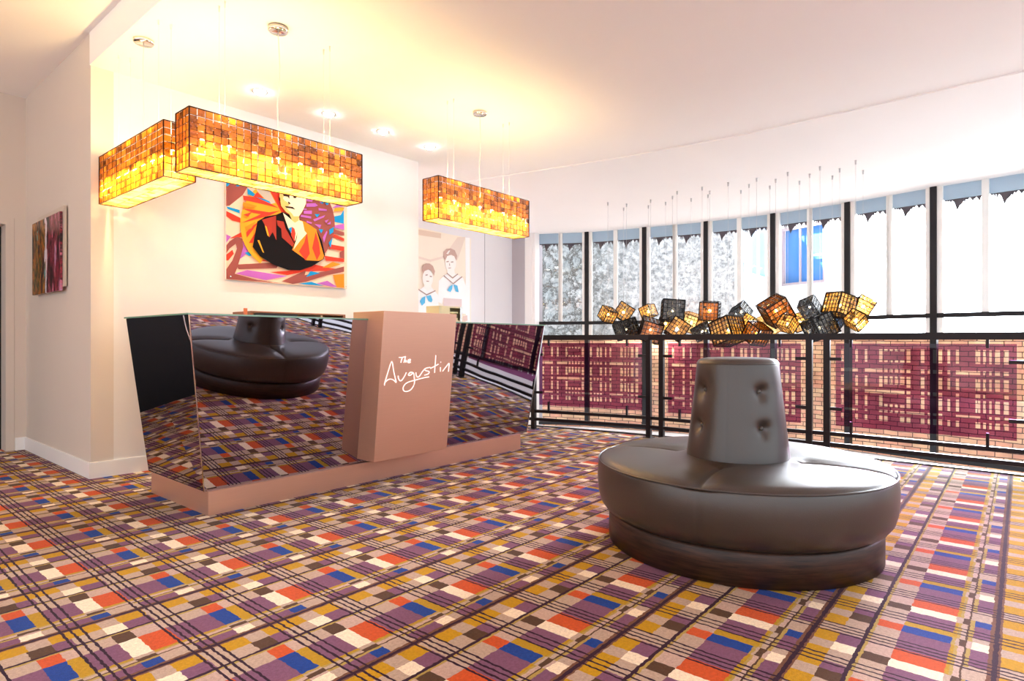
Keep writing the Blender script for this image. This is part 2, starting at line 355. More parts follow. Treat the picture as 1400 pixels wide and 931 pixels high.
# spandrel wall under the windows
m = MB()
for a, b in zip(WIN, WIN[1:]): m.bar((a[0],a[1],-1.83), (b[0],b[1],-1.83), .12, 2.4)
structure(m.build('wall_under_windows', M['white']))

# ------------------------------------------------------------------ outside
def off(p, k): return (10.0-3.2+ (p[0]-6.8)*1.0, p[1])
BR = [(11.2,9.3),(11.75,7.3),(12.1,5.7),(12.25,4.4),(12.3,3.2),(12.15,2.0),(11.9,.8),(11.6,-.6),(11.1,-2.2),(10.4,-4)]
m = MB(); m.prism(BR + [(x+.35,y+.05) for x, y in BR[::-1]], -1.6, 1.13)
structure(m.build('wall_brick', M['brick']))
m = MB(); m.prism([(11.2,10.2),(14.62,5.25),(14.9,5.45),(11.5,10.4)], -1.6, 4.7); structure(m.build('wall_stone', M['ivy']))
m = MB(); m.prism([(14.60,5.24),(18.3,5.42),(18.3,5.7),(14.60,5.7)], -1.6, 4.9, 0)
structure(m.build('wall_side', M['facadeb']))
B0 = Vector((18.3,5.42,0)); bd = Vector((16.435-18.3, .95-5.416, 0)); bl = bd.length; bang = math.atan2(bd.y, bd.x)
fb = empty('building_facade', B0, bang); tag(fb, 'white rendered house front outside with a blue-curtained window', 'building')
m = MB(); m.box((0,.0,-1.6),(.15,.3,4.9)); m.box((.15,0,4.30),(1.50,.3,4.9)); m.box((.15,0,-1.6),(1.50,.3,2.66)); m.box((1.50,0,-1.6),(1.95,.3,4.9)); m.build('wall_render', M['facade'], fb)
m = MB(); m.box((.15,.20,2.66),(1.50,.22,4.30)); m.build('curtain', M['curtain'], fb)
m = MB(); m.box((.15,.02,2.66),(.20,.1,4.30)); m.box((1.44,.02,2.66),(1.50,.1,4.30)); m.box((.20,.02,4.22),(1.44,.1,4.30)); m.box((.20,.02,2.66),(1.44,.1,2.73)); m.box((.70,.04,2.73),(.745,.09,4.22)); m.box((.95,.04,3.40),(1.44,.09,3.45)); m.build('window_frame', flat('pinkish_grey_frame', 'B8A8AC', .6), fb)
m = MB(); m.box((.08,-.06,2.24),(1.53,.0,2.62)); m.build('window_apron', M['white'], fb)
# side facade window and sill, drainpipe
wn = empty('side_window', (14.60,5.24,0), math.atan2(.18,3.7)); tag(wn, 'white framed window with bright sill on the pale blue side wall outside', 'window')
m = MB(); m.box((.95,-.09,2.72),(3.2,0,2.80)); m.build('sill', M['offwhite'], wn)
m = MB(); m.box((.98,-.04,2.80),(1.10,0,4.7)); m.box((1.7,-.04,2.80),(1.82,0,4.7)); m.box((2.5,-.04,2.80),(2.62,0,4.7)); m.build('window_frame', M['offwhite'], wn)
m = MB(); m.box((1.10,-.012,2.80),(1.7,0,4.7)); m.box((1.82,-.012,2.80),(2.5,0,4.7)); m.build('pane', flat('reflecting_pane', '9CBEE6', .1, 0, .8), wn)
m = MB(); m.tube(smooth([(14.85,5.12,4.8),(14.85,5.12,4),(14.85,5.12,2.35),(14.95,5.12,2.14),(15.3,5.12,2.02),(15.9,5.12,1.9)],5), .05, 10); m.tube([(14.85,5.12,2.95),(14.85,5.12,3.0)], .062, 10)
tag(m.build('drainpipe', flat('pale_drainpipe', 'C8D4DC', .5)), 'pale drainpipe bending at the corner of the house outside', 'pipe')
m = MB(); m.prism([(11.5,10.2),(12.5,7),(13,3),(11.5,-4),(30,-10),(30,14)], -1.9, -1.6); structure(m.build('ground_outside', M['facade']))

# ------------------------------------------------------------------ balcony railing with plaid acrylic panels
PST = [((6.00,4.68),(6.31,3.26)), ((6.305,3.10),(6.315,1.57)), ((6.335,1.42),(6.27,-.04)), ((6.245,-.20),(5.98,-1.66)), ((5.93,-1.80),(5.45,-3.2))]
RZ = 1.14
COLS = [(.035,.052),(.125,.142),(.185,.200),(.272,.292),(.302,.322),(.335,.352),(.365,.384),(.395,.420),(.432,.454),(.512,.532),(.550,.566),(.578,.598),(.608,.628),(.656,.670),(.700,.716),(.800,.824),(.838,.852),(.868,.880),(.896,.920),(.938,.962)]
ROWS = [(.065,.215),(.290,.332),(.378,.500),(.540,.580),(.605,.735),(.770,.798),(.835,.900)]   # from the top
def plaid_cut():
    """which cells of the acrylic are cut clear: (x0,x1,t0,t1)"""
    c = []; tall = [0,1,2,3,8,9,11,12,13,14,15,16,17,18,19]; dash = [4,5,6,7]
    for r in (0, 2, 4):
        a, b = ROWS[r]
        for k in tall:
            if r != 0 and k == 11: continue
            c.append((COLS[k], (a, b)))
        for k in dash:
            if r == 0: c += [(COLS[k], (a, a+.025)), (COLS[k], (b-.025, b))]
            if r == 2: c.append((COLS[k], (a, b-.03)))
            if r == 4: c.append((COLS[k], (b-.035, b)))
    r = ROWS[1]; c += [((COLS[0][0], COLS[1][1]), r), ((COLS[2][0], COLS[3][1]), r), ((COLS[14][0], COLS[15][1]), r)] + [(COLS[k], r) for k in (4,5,6,7,8,9,10,11,12,13,16,17,18,19)]
    r = ROWS[3]; c += [((COLS[2][0], COLS[7][1]), r)] + [(COLS[k], r) for k in (0,1,8,9,10,11,12,14,15,16,19)]
    r = ROWS[5]; c += [((COLS[0][0]+.02, COLS[1][1]), r), ((COLS[14][0], COLS[15][1]), r), ((COLS[8][0], COLS[9][1]), r)] + [(COLS[k], r) for k in (2,3,4,5,6,7,10,11,12,17,18,19)]
    r = ROWS[6]; c += [(COLS[k], r) for k in (0,1,2,3,4,7,8,9,10,11,12,13,14,15,16,17,18,19)]
    return c
CUT = plaid_cut()
rl = empty('balcony_railing', (6.3,2.3,0)); tag(rl, 'dark steel balcony railing holding burgundy acrylic panels cut with a plaid pattern', 'railing')
def rp(p): return (p[0]-6.3, p[1]-2.3)
posts = [p for pr in PST for p in pr]
m = MB()
allp = [rp(p) for p in posts]
for a, b in zip(allp, allp[1:]): m.bar((a[0],a[1],RZ), (b[0],b[1],RZ), .05, .062)
m.bar((-.42,3.3,RZ), (allp[0][0],allp[0][1],RZ), .05, .062)
m.build('top_rail', M['railing'], rl)
for z in (.225, .125):
    m = MB()
    for a, b in zip(allp, allp[1:]): m.bar((a[0],a[1],z), (b[0],b[1],z), .03, .036)
    m.bar((-.40,3.2,z), (allp[0][0],allp[0][1],z), .03, .036)
    m.build('lower_rail', M['railing'], rl)
for p in allp:
    m = MB(); m.box((p[0]-.022,p[1]-.028,0),(p[0]+.022,p[1]+.028,RZ-.03)); m.box((p[0]-.05,p[1]-.05,0),(p[0]+.05,p[1]+.05,.008)); m.build('post', M['railing'], rl)
for pa, pb in PST:
    a = Vector(rp(pa)+(0,)); b = Vector(rp(pb)+(0,)); d = (b-a).normalized(); L = (b-a).length; n = Vector((-d.y, d.x, 0))
    x0, x1, z0, z1 = .075, L-.075, .305, 1.075; W = x1-x0; H = z1-z0
    xs = sorted({0, 1} | {v for c in CUT for v in c[0]}); ts = sorted({0, 1} | {v for c in CUT for v in c[1]})
    m = MB()
    for i in range(len(xs)-1):
        for j in range(len(ts)-1):
            cx, ct = (xs[i]+xs[i+1])/2, (ts[j]+ts[j+1])/2
            clear = any(c[0][0] < cx < c[0][1] and c[1][0] < ct < c[1][1] for c in CUT)
            q = [a + d*(x0+W*xx) + Vector((0,0,z1-H*tt)) for xx, tt in ((xs[i],ts[j+1]),(xs[i+1],ts[j+1]),(xs[i+1],ts[j]),(xs[i],ts[j]))]
            m.add(q, [(0,1,2,3)], 1 if clear else 0)
    o = m.build('acrylic_panel', [M['tint'], M['cut']], rl, fix=False); o['label'] = 'burgundy see-through panel with cut-out plaid'
    for f in (.10, .86):
        for za, zb in ((1.04, RZ-.03), (.225, .35)):
            m = MB(); c = a + d*(x0+W*f); m.bar(c+Vector((0,0,za)), c+Vector((0,0,zb)), .03, .02, up=tuple(d)); m.build('panel_clip', M['railing'], rl)
    for e, s in ((a, 1), (b, -1)):
        for z in (.46, .93):
            m = MB(); m.bar(e+Vector((0,0,z)), e + d*(.125*s) + Vector((0,0,z)), .02, .03); m.build('panel_clip', M['railing'], rl)

# ------------------------------------------------------------------ reception desk
ZD0, ZD1 = .153, 1.256
bot = [(1.685,3.935),(4.92,3.935),(4.92,4.88),(1.695,4.88)]; top = [(1.54,3.80),(5.05,3.80),(5.05,4.85),(1.54,4.85)]
dk = empty('reception_desk', (3.3,4.4,0)); tag(dk, 'angular reception desk clad in dark mirror with a bronze plinth and name panel', 'desk')
D0 = Vector((3.3,4.4,0))
def dv(p, z): return Vector((p[0],p[1],z)) - D0
m = MB(); m.box((1.70-3.3,3.915-4.4,0),(4.80-3.3,4.84-4.4,.153)); m.build('plinth', M['bronze'], dk)
i_ = .02
cb = [(1.705,3.957),(4.90,3.957),(4.90,4.86),(1.715,4.86)]; ct = [(1.562,3.824),(5.028,3.824),(5.028,4.83),(1.562,4.83)]
m = MB(); m.add([dv(p, .154) for p in cb] + [dv(p, 1.252) for p in ct], [(3,2,1,0),(4,5,6,7),(0,1,5,4),(1,2,6,5),(2,3,7,6),(3,0,4,7)]); m.build('desk_body', M['black'], dk)
def lerp2(a, b, u): k = (u-a[0])/(b[0]-a[0]); return (u, a[1]+(b[1]-a[1])*k)
def mirror(q): 
    m = MB(); m.slab(q, (0,0,0) if False else tuple((q[1]-q[0]).cross(q[3]-q[0]).normalized()*-.016)); return m.build('mirror_panel', M['mirror'], dk)
F = lambda u, z: Vector((u, 3.935 + (3.80-3.935)*(z-ZD0)/(ZD1-ZD0), z)) - D0
mirror([dv(bot[0],ZD0), F(2.90,ZD0), F(2.90,ZD1), dv(top[0],ZD1)])
mirror([F(3.50,ZD0), dv(bot[1],ZD0), dv(top[1],ZD1), F(3.50,ZD1)])
mirror([dv(bot[3],ZD0), dv(bot[0],ZD0), dv(top[0],ZD1), dv(top[3],ZD1)])
mirror([dv(bot[1],ZD0), dv(bot[2],ZD0), dv(top[2],ZD1), dv(top[1],ZD1)])
m = MB(); m.prism([(x-3.3,y-4.4) for x, y in [(1.53,3.79),(5.06,3.79),(5.06,4.86),(1.53,4.86)]], ZD1+.001, ZD1+.011); m.build('glass_top', M['glassedge'], dk)
for k in (0, 1):
    m = MB(); m.bar(dv(bot[k],ZD0)+Vector((-.002*(1-k),-.003,0)), dv(top[k],ZD1)+Vector((-.002*(1-k),-.003,0)), .006, .006); m.build('polished_edge', M['chrome'], dk)
# bronze name panel wrapped over the counter
U0, U1 = 2.826, 3.577
def sv(v, z): return (v-4.4, z)
prof = [(3.72,.19),(3.60,1.322),(3.98,1.322),(3.98,1.270),(3.81,1.270),(3.94,.19)]
m = MB(); m.slab([(U0-3.3, v-4.4, z) for v, z in prof], (U1-U0, 0, 0)); npn = m.build('name_panel', M['bronze'], dk, bevel=.003)
npn['label'] = 'bronze panel with handwritten name'
m = MB()
SIGN = [[(2.8745,0.7651),(2.876,0.7887),(2.8986,0.8634),(2.9273,0.9444),(2.9513,0.8732),(2.971,0.8197),(2.9851,0.783),(2.9606,0.8001),(2.9327,0.811),(2.9033,0.8077),(2.876,0.7887)],[(2.999,0.8338),(3.0032,0.8134),(3.019,0.7942),(3.0372,0.7972),(3.0568,0.8206),(3.0774,0.8562)],[(3.1489,0.8499),(3.1228,0.8559),(3.1024,0.844),(3.1008,0.8333),(3.1187,0.8315),(3.1491,0.8479),(3.1602,0.8109),(3.1668,0.7808),(3.1612,0.7514),(3.1353,0.7192),(3.0983,0.7073),(3.0664,0.7127),(3.0544,0.7354),(3.0742,0.7661),(3.1168,0.7824),(3.1672,0.7907),(3.2444,0.8029),(3.3138,0.8108)],[(3.1744,0.8524),(3.1798,0.8298),(3.1961,0.8142),(3.2161,0.8243),(3.2367,0.8499),(3.2589,0.8741)],[(3.32,0.8871),(3.2833,0.8833),(3.2609,0.874),(3.2787,0.8618),(3.3096,0.8546),(3.3129,0.8418),(3.295,0.8319),(3.2654,0.8261)],[(3.372,0.9838),(3.373,0.9389),(3.3728,0.8981),(3.373,0.8409)],[(3.3229,0.8784),(3.3638,0.8923),(3.4077,0.9098)],[(3.4339,0.8848),(3.4361,0.8487)],[(3.4316,0.9292),(3.435,0.923)],[(3.4606,0.8503),(3.478,0.8678),(3.5072,0.8965),(3.5285,0.9131),(3.529,0.8801),(3.5276,0.8451)],[(2.9941,0.9739),(3.0247,0.9732),(3.0589,0.9793)],[(3.0259,0.9742),(3.0159,0.9334)],[(3.0587,0.9808),(3.0512,0.9543),(3.0444,0.9327)],[(3.0452,0.9375),(3.0589,0.9507),(3.0668,0.9466),(3.0642,0.9331)],[(3.085,0.9393),(3.1052,0.9457),(3.1088,0.9544),(3.0961,0.9556),(3.0843,0.9472),(3.0826,0.9375),(3.0946,0.9303),(3.1119,0.9347)]]
for st in SIGN:
    pts = [(u-3.3, 3.72-.12*(z-.19)/1.13-4.4-.0015, z) for u, z in st]
    m.tube(smooth(pts, 5), .0042, 6)
m.build('lettering', M['letter'], npn)

# things seen above the counter
cab = empty('open_shelf_unit', (3.19,5.5,0)); tag(cab, 'low open shelf unit with brown top against the wall behind the desk', 'shelf')
m = MB(); m.box((-.50,-.17,1.356),(.50,.18,1.37)); m.build('top_board', M['brownwood'], cab)
for x in (-.50, .47): 
    m = MB(); m.box((x,-.17,0),(x+.03,.18,1.356)); m.build('side_panel', M['brownwood'], cab)
m = MB(); m.box((-.47,.16,0),(.47,.18,1.356)); m.build('back_board', M['beige'], cab)
for z in (.05, .5, .95):
    m = MB(); m.box((-.47,-.16,z),(.47,.16,z+.025)); m.build('shelf_board', M['beige'], cab)
m = MB(); m.box((.22,-.16,.975),(.24,.16,1.356)); m.build('divider', M['beige'], cab)
mo = empty('computer_monitor', (2.90,5.30,.976)); tag(mo, 'black computer monitor standing in the shelf unit behind the desk', 'monitor')
m = MB(); m.box((-.19,-.02,.08),(.22,.02,.374)); m.build('screen', M['black'], mo)
m = MB(); m.box((-.10,-.08,0),(.10,.08,.012)); m.box((-.02,.0,.012),(.02,.02,.12)); m.build('stand', M['black'], mo)
m = MB(); m.box((-.012,-.012,0),(.012,.012,1.30)); m.box((-.05,-.05,0),(.05,.05,.02)); o = m.build('sign_post', M['orangew'], loc=(2.60,5.25,0)); tag(o, 'thin orange post standing behind the left end of the desk', 'post')
o.data.transform(Matrix.Scale(1.388/1.30, 4, (0,0,1)))
bx = empty('card_box', (4.10,4.30,ZD1+.0115)); tag(bx, 'small beige box with a metal-lined opening on the counter behind the name panel', 'box')
m = MB(); m.box((-.15,-.09,0),(-.01,.09,.165)); m.box((-.01,-.09,0),(.13,.09,.03)); m.box((-.01,-.09,.15),(.13,.09,.165)); m.box((-.01,.07,.03),(.13,.09,.15)); m.build('box_body', M['beige'], bx)
m = MB(); m.box((.13,-.09,0),(.155,.09,.165)); m.build('metal_end', M['chrome'], bx)
m = MB(); m.box((.0,-.07,.031),(.12,.06,.055)); m.box((.0,-.07,.10),(.12,.06,.115)); m.build('card_stack', flat('cream_card', 'EBD9B0', .7), bx)

# ------------------------------------------------------------------ round leather ottoman
TC = (3.38, 1.21, 0); ot = empty('round_ottoman', TC); tag(ot, 'round charcoal leather banquette seat with a tall buttoned cone backrest', 'seat')
SEAM = [R(187+90*k) for k in range(4)]
def adist(t, lst): return min(abs((t-s+math.pi) % (2*math.pi)-math.pi) for s in lst)
m = MB(); m.lathe([(.0,0),(.690,0),(.700,.004),(.700,.15),(.690,.165),(0,.165)], 96); m.build('base', M['wood'], ot)
def fseat(r, z, t):
    a = adist(t, SEAM)*max(r, .05); g = math.exp(-(a/.012)**2); w = math.exp(-(a/.07)**2)
    if z > .437: return r, z - (.010*g + .018*w)*(1 if r > .3 else 0)
    return r - .004*g, z
prof = [(.0,.158),(.63,.158),(.690,.162),(.722,.180),(.744,.210),(.757,.255),(.763,.31),(.764,.36),(.760,.405),(.755,.432),(.744,.446),(.722,.458),(.69,.466),(.62,.475),(.52,.480),(.42,.480),(.33,.476),(.25,.470),(0,.465)]
pp = []
for (r0, z0), (r1, z1) in zip(prof, prof[1:]): pp += [(r0,z0), ((r0+r1)/2,(z0+z1)/2)]
m = MB(); m.lathe(pp+[prof[-1]], 360, fn=fseat); seat = m.build('seat_cushion', M['leather'], ot)
m = MB(); m.tube([(.757*math.cos(2*math.pi*k/120), .757*math.sin(2*math.pi*k/120), .436) for k in range(121)], .0045, 6, cap=False); m.build('piping', M['leather'], seat)
BT = [(R(233+90*k), z) for k in range(4) for z in (.645, .835)]
def cone_r(z): return .270 - .056*(z-.46)/(.97-.46)
def fcone(r, z, t):
    if r < .12: return r, z
    dr = 0
    for bt, bz in BT:
        da = abs((t-bt+math.pi) % (2*math.pi)-math.pi)*r; q = math.hypot(da, (z-bz)*(.8 if z < bz else 1.25))
        dr += .026*math.exp(-(q/.035)**2) + .012*math.exp(-(q/.09)**2)
    dr += .0025*math.exp(-(adist(t, SEAM)*r/.006)**2)
    return r-dr, z
prof = [(cone_r(.45+.0106*i), .45+.0106*i) for i in range(50)] + [(.213,.975),(.211,.983),(.204,.994),(.19,1.002),(.16,1.007),(.08,1.010),(0,1.011)]
m = MB(); m.lathe(prof, 200, fn=fcone); back = m.build('cone_backrest', M['leather'], ot)
m = MB(); m.tube([(.2125*math.cos(2*math.pi*k/80), .2125*math.sin(2*math.pi*k/80), .977) for k in range(81)], .003, 6, cap=False); m.build('top_piping', M['leather'], back)
for bt, bz in BT:
    r = cone_r(bz)-.036; m = MB(); pr = [(0,-.010),(.010,-.006),(.0125,0),(.010,.006),(.004,.009),(0,.0095)]
    m.lathe(pr, 14); o = m.build('button', M['button'], back); o.location = (r*math.cos(bt), r*math.sin(bt), bz); o.rotation_euler = (0, math.pi/2, bt)

# ------------------------------------------------------------------ pictures
def poly_picture(name, shapes, cols, y, mats, parent=None, step=.0006, x0=0, z0=0):
    m = MB(); keys = list(cols)
    for i, (k, pts) in enumerate(shapes):
        yy = y - step*(i+1); m.add([(x0+a, yy, z0+b) for a, b in pts], [tuple(range(len(pts)))], keys.index(k))
    o = m.build(name, [mats[k] for k in keys], parent, fix=False)
    return o
PORT = [('bg',[(-0.012,1.169),(1.279,1.444),(1.279,0.009),(-0.012,0.006)]),('br',[(-0.012,0.871),(0.057,0.941),(0.237,0.958),(0.159,0.816),(0.032,0.693),(-0.012,0.679)]),('pu',[(0.25,1.218),(0.553,1.289),(0.413,1.098),(0.29,1.021)]),('rd',[(-0.012,1.107),(0.25,1.115),(0.237,1.061),(-0.012,1.02)]),('bl',[(0.669,1.302),(0.912,1.359),(1.279,1.225),(1.279,1.153),(0.975,1.191)]),('br',[(0.881,1.143),(1.279,1.094),(1.279,0.978),(0.912,1.038)]),('bl',[(-0.012,0.915),(0.057,0.932),(0.017,0.871),(-0.012,0.863)]),('bl',[(0.088,0.885),(0.14,0.941),(0.161,0.946),(0.12,0.888)]),('bl',[(0.001,0.681),(0.127,0.669),(0.127,0.636),(0.013,0.659)]),('bl',[(1.071,0.739),(1.237,0.796),(1.279,0.858),(1.279,0.708),(1.137,0.709)]),('rd',[(-0.012,0.642),(0.133,0.594),(0.138,0.549),(0.057,0.557),(-0.012,0.596)]),('rd',[(0.032,0.387),(0.169,0.477),(0.18,0.425),(0.095,0.399)]),('pu',[(-0.012,0.425),(0.044,0.405),(-0.005,0.337),(-0.012,0.336)]),('pu',[(0.095,0.326),(0.172,0.386),(0.244,0.331),(0.185,0.254),(0.108,0.189)]),('rd',[(-0.012,0.221),(0.057,0.284),(0.07,0.248),(0.019,0.18),(-0.012,0.177)]),('br',[(-0.012,0.301),(0.032,0.362),(0.101,0.413),(0.152,0.397),(0.161,0.322),(0.12,0.178),(0.095,0.1),(0.057,0.009),(-0.012,0.006),(-0.012,0.078),(0.057,0.184),(0.101,0.302),(0.088,0.344),(0.032,0.294),(-0.012,0.227)]),('bl',[(0.172,0.269),(0.284,0.304),(0.31,0.275),(0.217,0.241)]),('rd',[(0.29,0.253),(0.413,0.207),(0.29,0.208)]),('br',[(0.082,0.147),(0.413,0.197),(0.525,0.202),(0.496,0.152),(0.12,0.107)]),('pu',[(0.085,0.064),(0.198,0.107),(0.611,0.082),(0.385,0.024)]),('br',[(-0.012,0.041),(0.082,0.061),(0.29,0.021),(0.56,0.005),(-0.012,0.006)]),('rd',[(0.426,0.106),(0.611,0.135),(0.819,0.199),(0.881,0.254),(0.928,0.228),(1.087,0.21),(1.279,0.206),(1.279,0.184),(0.975,0.165),(0.804,0.143),(0.611,0.092)]),('br',[(0.553,0.028),(0.729,0.116),(0.819,0.158),(0.804,0.108),(1.055,0.172),(1.279,0.242),(1.279,0.184),(1.071,0.131),(0.819,0.041),(0.669,0.008)]),('bl',[(0.873,0.156),(0.983,0.144),(0.819,0.089)]),('or_',[(1.007,0.203),(1.137,0.279),(1.237,0.26),(1.104,0.212)]),('pu',[(0.943,0.033),(1.071,0.071),(1.195,0.011),(1.137,0.01)]),('bl',[(0.729,0.012),(0.881,0.045),(1.023,0.013)]),('or_',[(1.137,0.136),(1.279,0.162),(1.279,0.009),(1.186,0.01)]),('pu',[(1.145,0.667),(1.279,0.708),(1.279,0.64),(1.17,0.645)]),('br',[(1.145,0.631),(1.279,0.614),(1.279,0.577),(1.145,0.581)]),('rd',[(1.145,0.578),(1.279,0.548),(1.279,0.515),(1.137,0.544)]),('rd',[(1.104,0.461),(1.279,0.456),(1.279,0.407),(1.087,0.414)]),('rd',[(1.031,0.332),(1.279,0.325),(1.279,0.29),(1.055,0.282)]),('pu',[(1.12,0.849),(1.254,0.944),(1.279,0.941),(1.279,0.898),(1.186,0.872)]),('ye',[(1.161,0.856),(1.279,0.883),(1.262,0.844),(1.145,0.818)]),('br',[(1.22,0.389),(1.279,0.424),(1.279,0.322),(1.228,0.332)]),('ye',[(0.611,0.603),(0.566,1.073),(0.48,1.041),(0.399,0.997),(0.326,0.942),(0.263,0.878),(0.21,0.807),(0.17,0.731),(0.143,0.652),(0.129,0.572),(0.129,0.493),(0.143,0.417),(0.17,0.346),(0.21,0.282),(0.263,0.227),(0.326,0.181)]),('br',[(0.611,0.603),(0.956,0.269),(1.023,0.336),(1.079,0.412),(1.121,0.494),(1.149,0.58),(1.16,0.668),(1.155,0.753),(1.133,0.834),(1.096,0.907),(1.045,0.971),(0.982,1.022),(0.908,1.061),(0.828,1.086),(0.743,1.096),(0.656,1.092)]),('rd',[(0.611,0.603),(0.656,1.092),(0.582,1.078),(0.509,1.054),(0.441,1.021),(0.376,0.981)]),('gr',[(0.25,0.946),(0.399,0.932),(0.482,0.796),(0.426,0.773),(0.304,0.868)]),('bl',[(0.195,0.889),(0.29,0.834),(0.419,0.798),(0.451,0.758),(0.29,0.808),(0.2,0.83)]),('bl',[(0.29,0.946),(0.385,0.938),(0.392,0.924),(0.317,0.923)]),('rd',[(0.152,0.808),(0.29,0.812),(0.426,0.78),(0.517,0.749),(0.358,0.759),(0.161,0.768)]),('rd',[(0.138,0.686),(0.413,0.692),(0.532,0.727),(0.426,0.665),(0.198,0.568),(0.14,0.547),(0.331,0.659),(0.25,0.659)]),('rd',[(0.25,0.537),(0.413,0.659),(0.29,0.556),(0.191,0.414),(0.185,0.464)]),('or_',[(0.172,0.513),(0.277,0.58),(0.237,0.51),(0.185,0.477)]),('rd',[(0.211,0.366),(0.277,0.477),(0.25,0.371)]),('pu',[(0.804,0.934),(0.912,0.933),(0.904,0.904),(0.804,0.9)]),('pu',[(0.935,0.937),(0.975,0.924),(0.943,0.89)]),('bl',[(0.975,0.881),(1.031,0.955),(1.055,0.945),(1.007,0.873)]),('pu',[(0.819,0.847),(0.928,0.87),(0.92,0.83),(0.819,0.813)]),('pu',[(0.789,0.767),(0.881,0.784),(0.881,0.747),(0.789,0.736)]),('bl',[(0.912,0.752),(0.975,0.762),(0.943,0.722)]),('pu',[(0.896,0.694),(1.039,0.762),(1.023,0.737),(0.912,0.675)]),('pu',[(0.759,0.721),(0.873,0.722),(0.873,0.7),(0.751,0.699)]),('pu',[(0.912,0.647),(0.991,0.652),(0.975,0.614)]),('bl',[(0.959,0.605),(1.015,0.606),(0.991,0.56)]),('bl',[(1.087,0.616),(1.145,0.653),(1.137,0.594),(1.091,0.56)]),('bl',[(1.079,0.473),(1.128,0.536),(1.104,0.419)]),('pu',[(1.007,0.52),(1.055,0.597),(1.063,0.584),(1.023,0.466)]),('pu',[(0.959,0.823),(1.055,0.824),(1.055,0.807),(0.959,0.797)]),('pu',[(0.819,0.893),(0.889,0.894),(0.884,0.874),(0.816,0.87)]),('pu',[(0.967,0.887),(0.999,0.914),(0.994,0.882)]),('pu',[(0.729,0.784),(0.819,0.792),(0.819,0.78),(0.729,0.77)]),('pu',[(0.912,0.868),(0.951,0.849),(0.92,0.83)]),('bl',[(1.047,0.929),(1.079,0.885),(1.055,0.867),(1.031,0.898)]),('pu',[(1.055,0.668),(1.104,0.704),(1.1,0.675)]),('pu',[(0.819,0.668),(0.881,0.659),(0.873,0.644),(0.819,0.65)]),('pu',[(1.031,0.7),(1.079,0.722),(1.047,0.678)]),('or_',[(0.152,0.745),(0.29,0.73),(0.25,0.704),(0.146,0.706)]),('rd',[(0.29,0.866),(0.358,0.813),(0.25,0.813)]),('or_',[(0.25,0.499),(0.317,0.56),(0.25,0.448)]),('rd',[(0.152,0.625),(0.237,0.664),(0.198,0.613)]),('bk',[(0.29,0.582),(0.371,0.64),(0.482,0.677),(0.553,0.715),(0.654,0.691),(0.684,0.641),(0.729,0.675),(0.804,0.652),(0.928,0.594),(0.991,0.49),(1.031,0.339),(1.015,0.292),(0.881,0.205),(0.743,0.151),(0.611,0.143),(0.454,0.182),(0.317,0.249),(0.244,0.331),(0.264,0.437)]),('rb',[(0.337,0.605),(0.482,0.668),(0.485,0.426),(0.447,0.5),(0.41,0.443),(0.374,0.542)]),('ye',[(0.365,0.554),(0.385,0.544),(0.413,0.45),(0.392,0.46)]),('ye',[(0.29,0.401),(0.31,0.404),(0.358,0.286),(0.344,0.291)]),('or_',[(0.729,0.668),(0.804,0.652),(0.928,0.594),(0.975,0.46),(1.023,0.339),(1.007,0.292),(0.959,0.269),(0.819,0.261),(0.654,0.35),(0.699,0.453),(0.729,0.58)]),('rd',[(0.819,0.551),(0.853,0.334),(0.804,0.26),(0.729,0.341),(0.789,0.437)]),('rd',[(0.92,0.565),(0.959,0.458),(0.975,0.347),(0.935,0.273),(0.881,0.393)]),('bk',[(0.935,0.588),(0.994,0.483),(1.032,0.337),(1.02,0.324),(0.975,0.46)]),('cr',[(0.729,0.661),(0.771,0.651),(0.792,0.561),(0.819,0.537),(0.743,0.452),(0.666,0.351),(0.706,0.481)]),('rb',[(0.489,0.622),(0.56,0.62),(0.582,0.556),(0.675,0.416),(0.657,0.38),(0.542,0.46),(0.536,0.546),(0.496,0.573)]),('cr',[(0.553,0.708),(0.669,0.639),(0.732,0.682),(0.729,0.593),(0.687,0.445),(0.611,0.563)]),('bl',[(0.614,0.561),(0.647,0.581),(0.66,0.543),(0.637,0.519)]),('rd',[(0.652,0.582),(0.678,0.566),(0.69,0.52),(0.678,0.43),(0.64,0.499)]),('fy',[(0.618,0.712),(0.732,0.71),(0.723,0.654),(0.684,0.627),(0.654,0.643)]),('cr',[(0.516,0.868),(0.525,0.989),(0.567,1.091),(0.654,1.143),(0.759,1.131),(0.812,1.032),(0.807,0.845),(0.766,0.756),(0.729,0.7),(0.669,0.69),(0.589,0.718),(0.532,0.771)]),('fy',[(0.516,0.868),(0.525,0.989),(0.567,1.078),(0.596,0.963),(0.553,0.848),(0.625,0.801),(0.589,0.761),(0.654,0.711),(0.669,0.69),(0.589,0.718),(0.532,0.771)]),('gr',[(0.522,0.976),(0.553,1.088),(0.654,1.157),(0.766,1.147),(0.815,1.033),(0.743,1.101),(0.654,1.11),(0.582,1.061)]),('dk',[(0.55,0.898),(0.589,0.918),(0.625,0.904),(0.622,0.858),(0.603,0.877),(0.56,0.874)]),('cr',[(0.56,0.86),(0.593,0.874),(0.599,0.836),(0.57,0.827)]),('dk',[(0.66,0.9),(0.702,0.905),(0.696,0.879),(0.669,0.874)]),('dk',[(0.605,0.831),(0.628,0.819),(0.633,0.806),(0.611,0.807)]),('dk',[(0.57,0.776),(0.605,0.78),(0.657,0.783),(0.687,0.761),(0.633,0.765),(0.589,0.761)]),('dk',[(0.508,0.86),(0.522,0.849),(0.525,0.817),(0.51,0.827)])]
PCOL = {'bg':'F2CFB4','br':'96504A','bl':'1590CF','rd':'E0402E','pu':'B765BE','ye':'F0A62C','bk':'0C080C','or_':'F08A24','cr':'FFEBC0','fy':'E8C070','dk':'3A2018','rb':'A8382C','gr':'C9BEB0'}
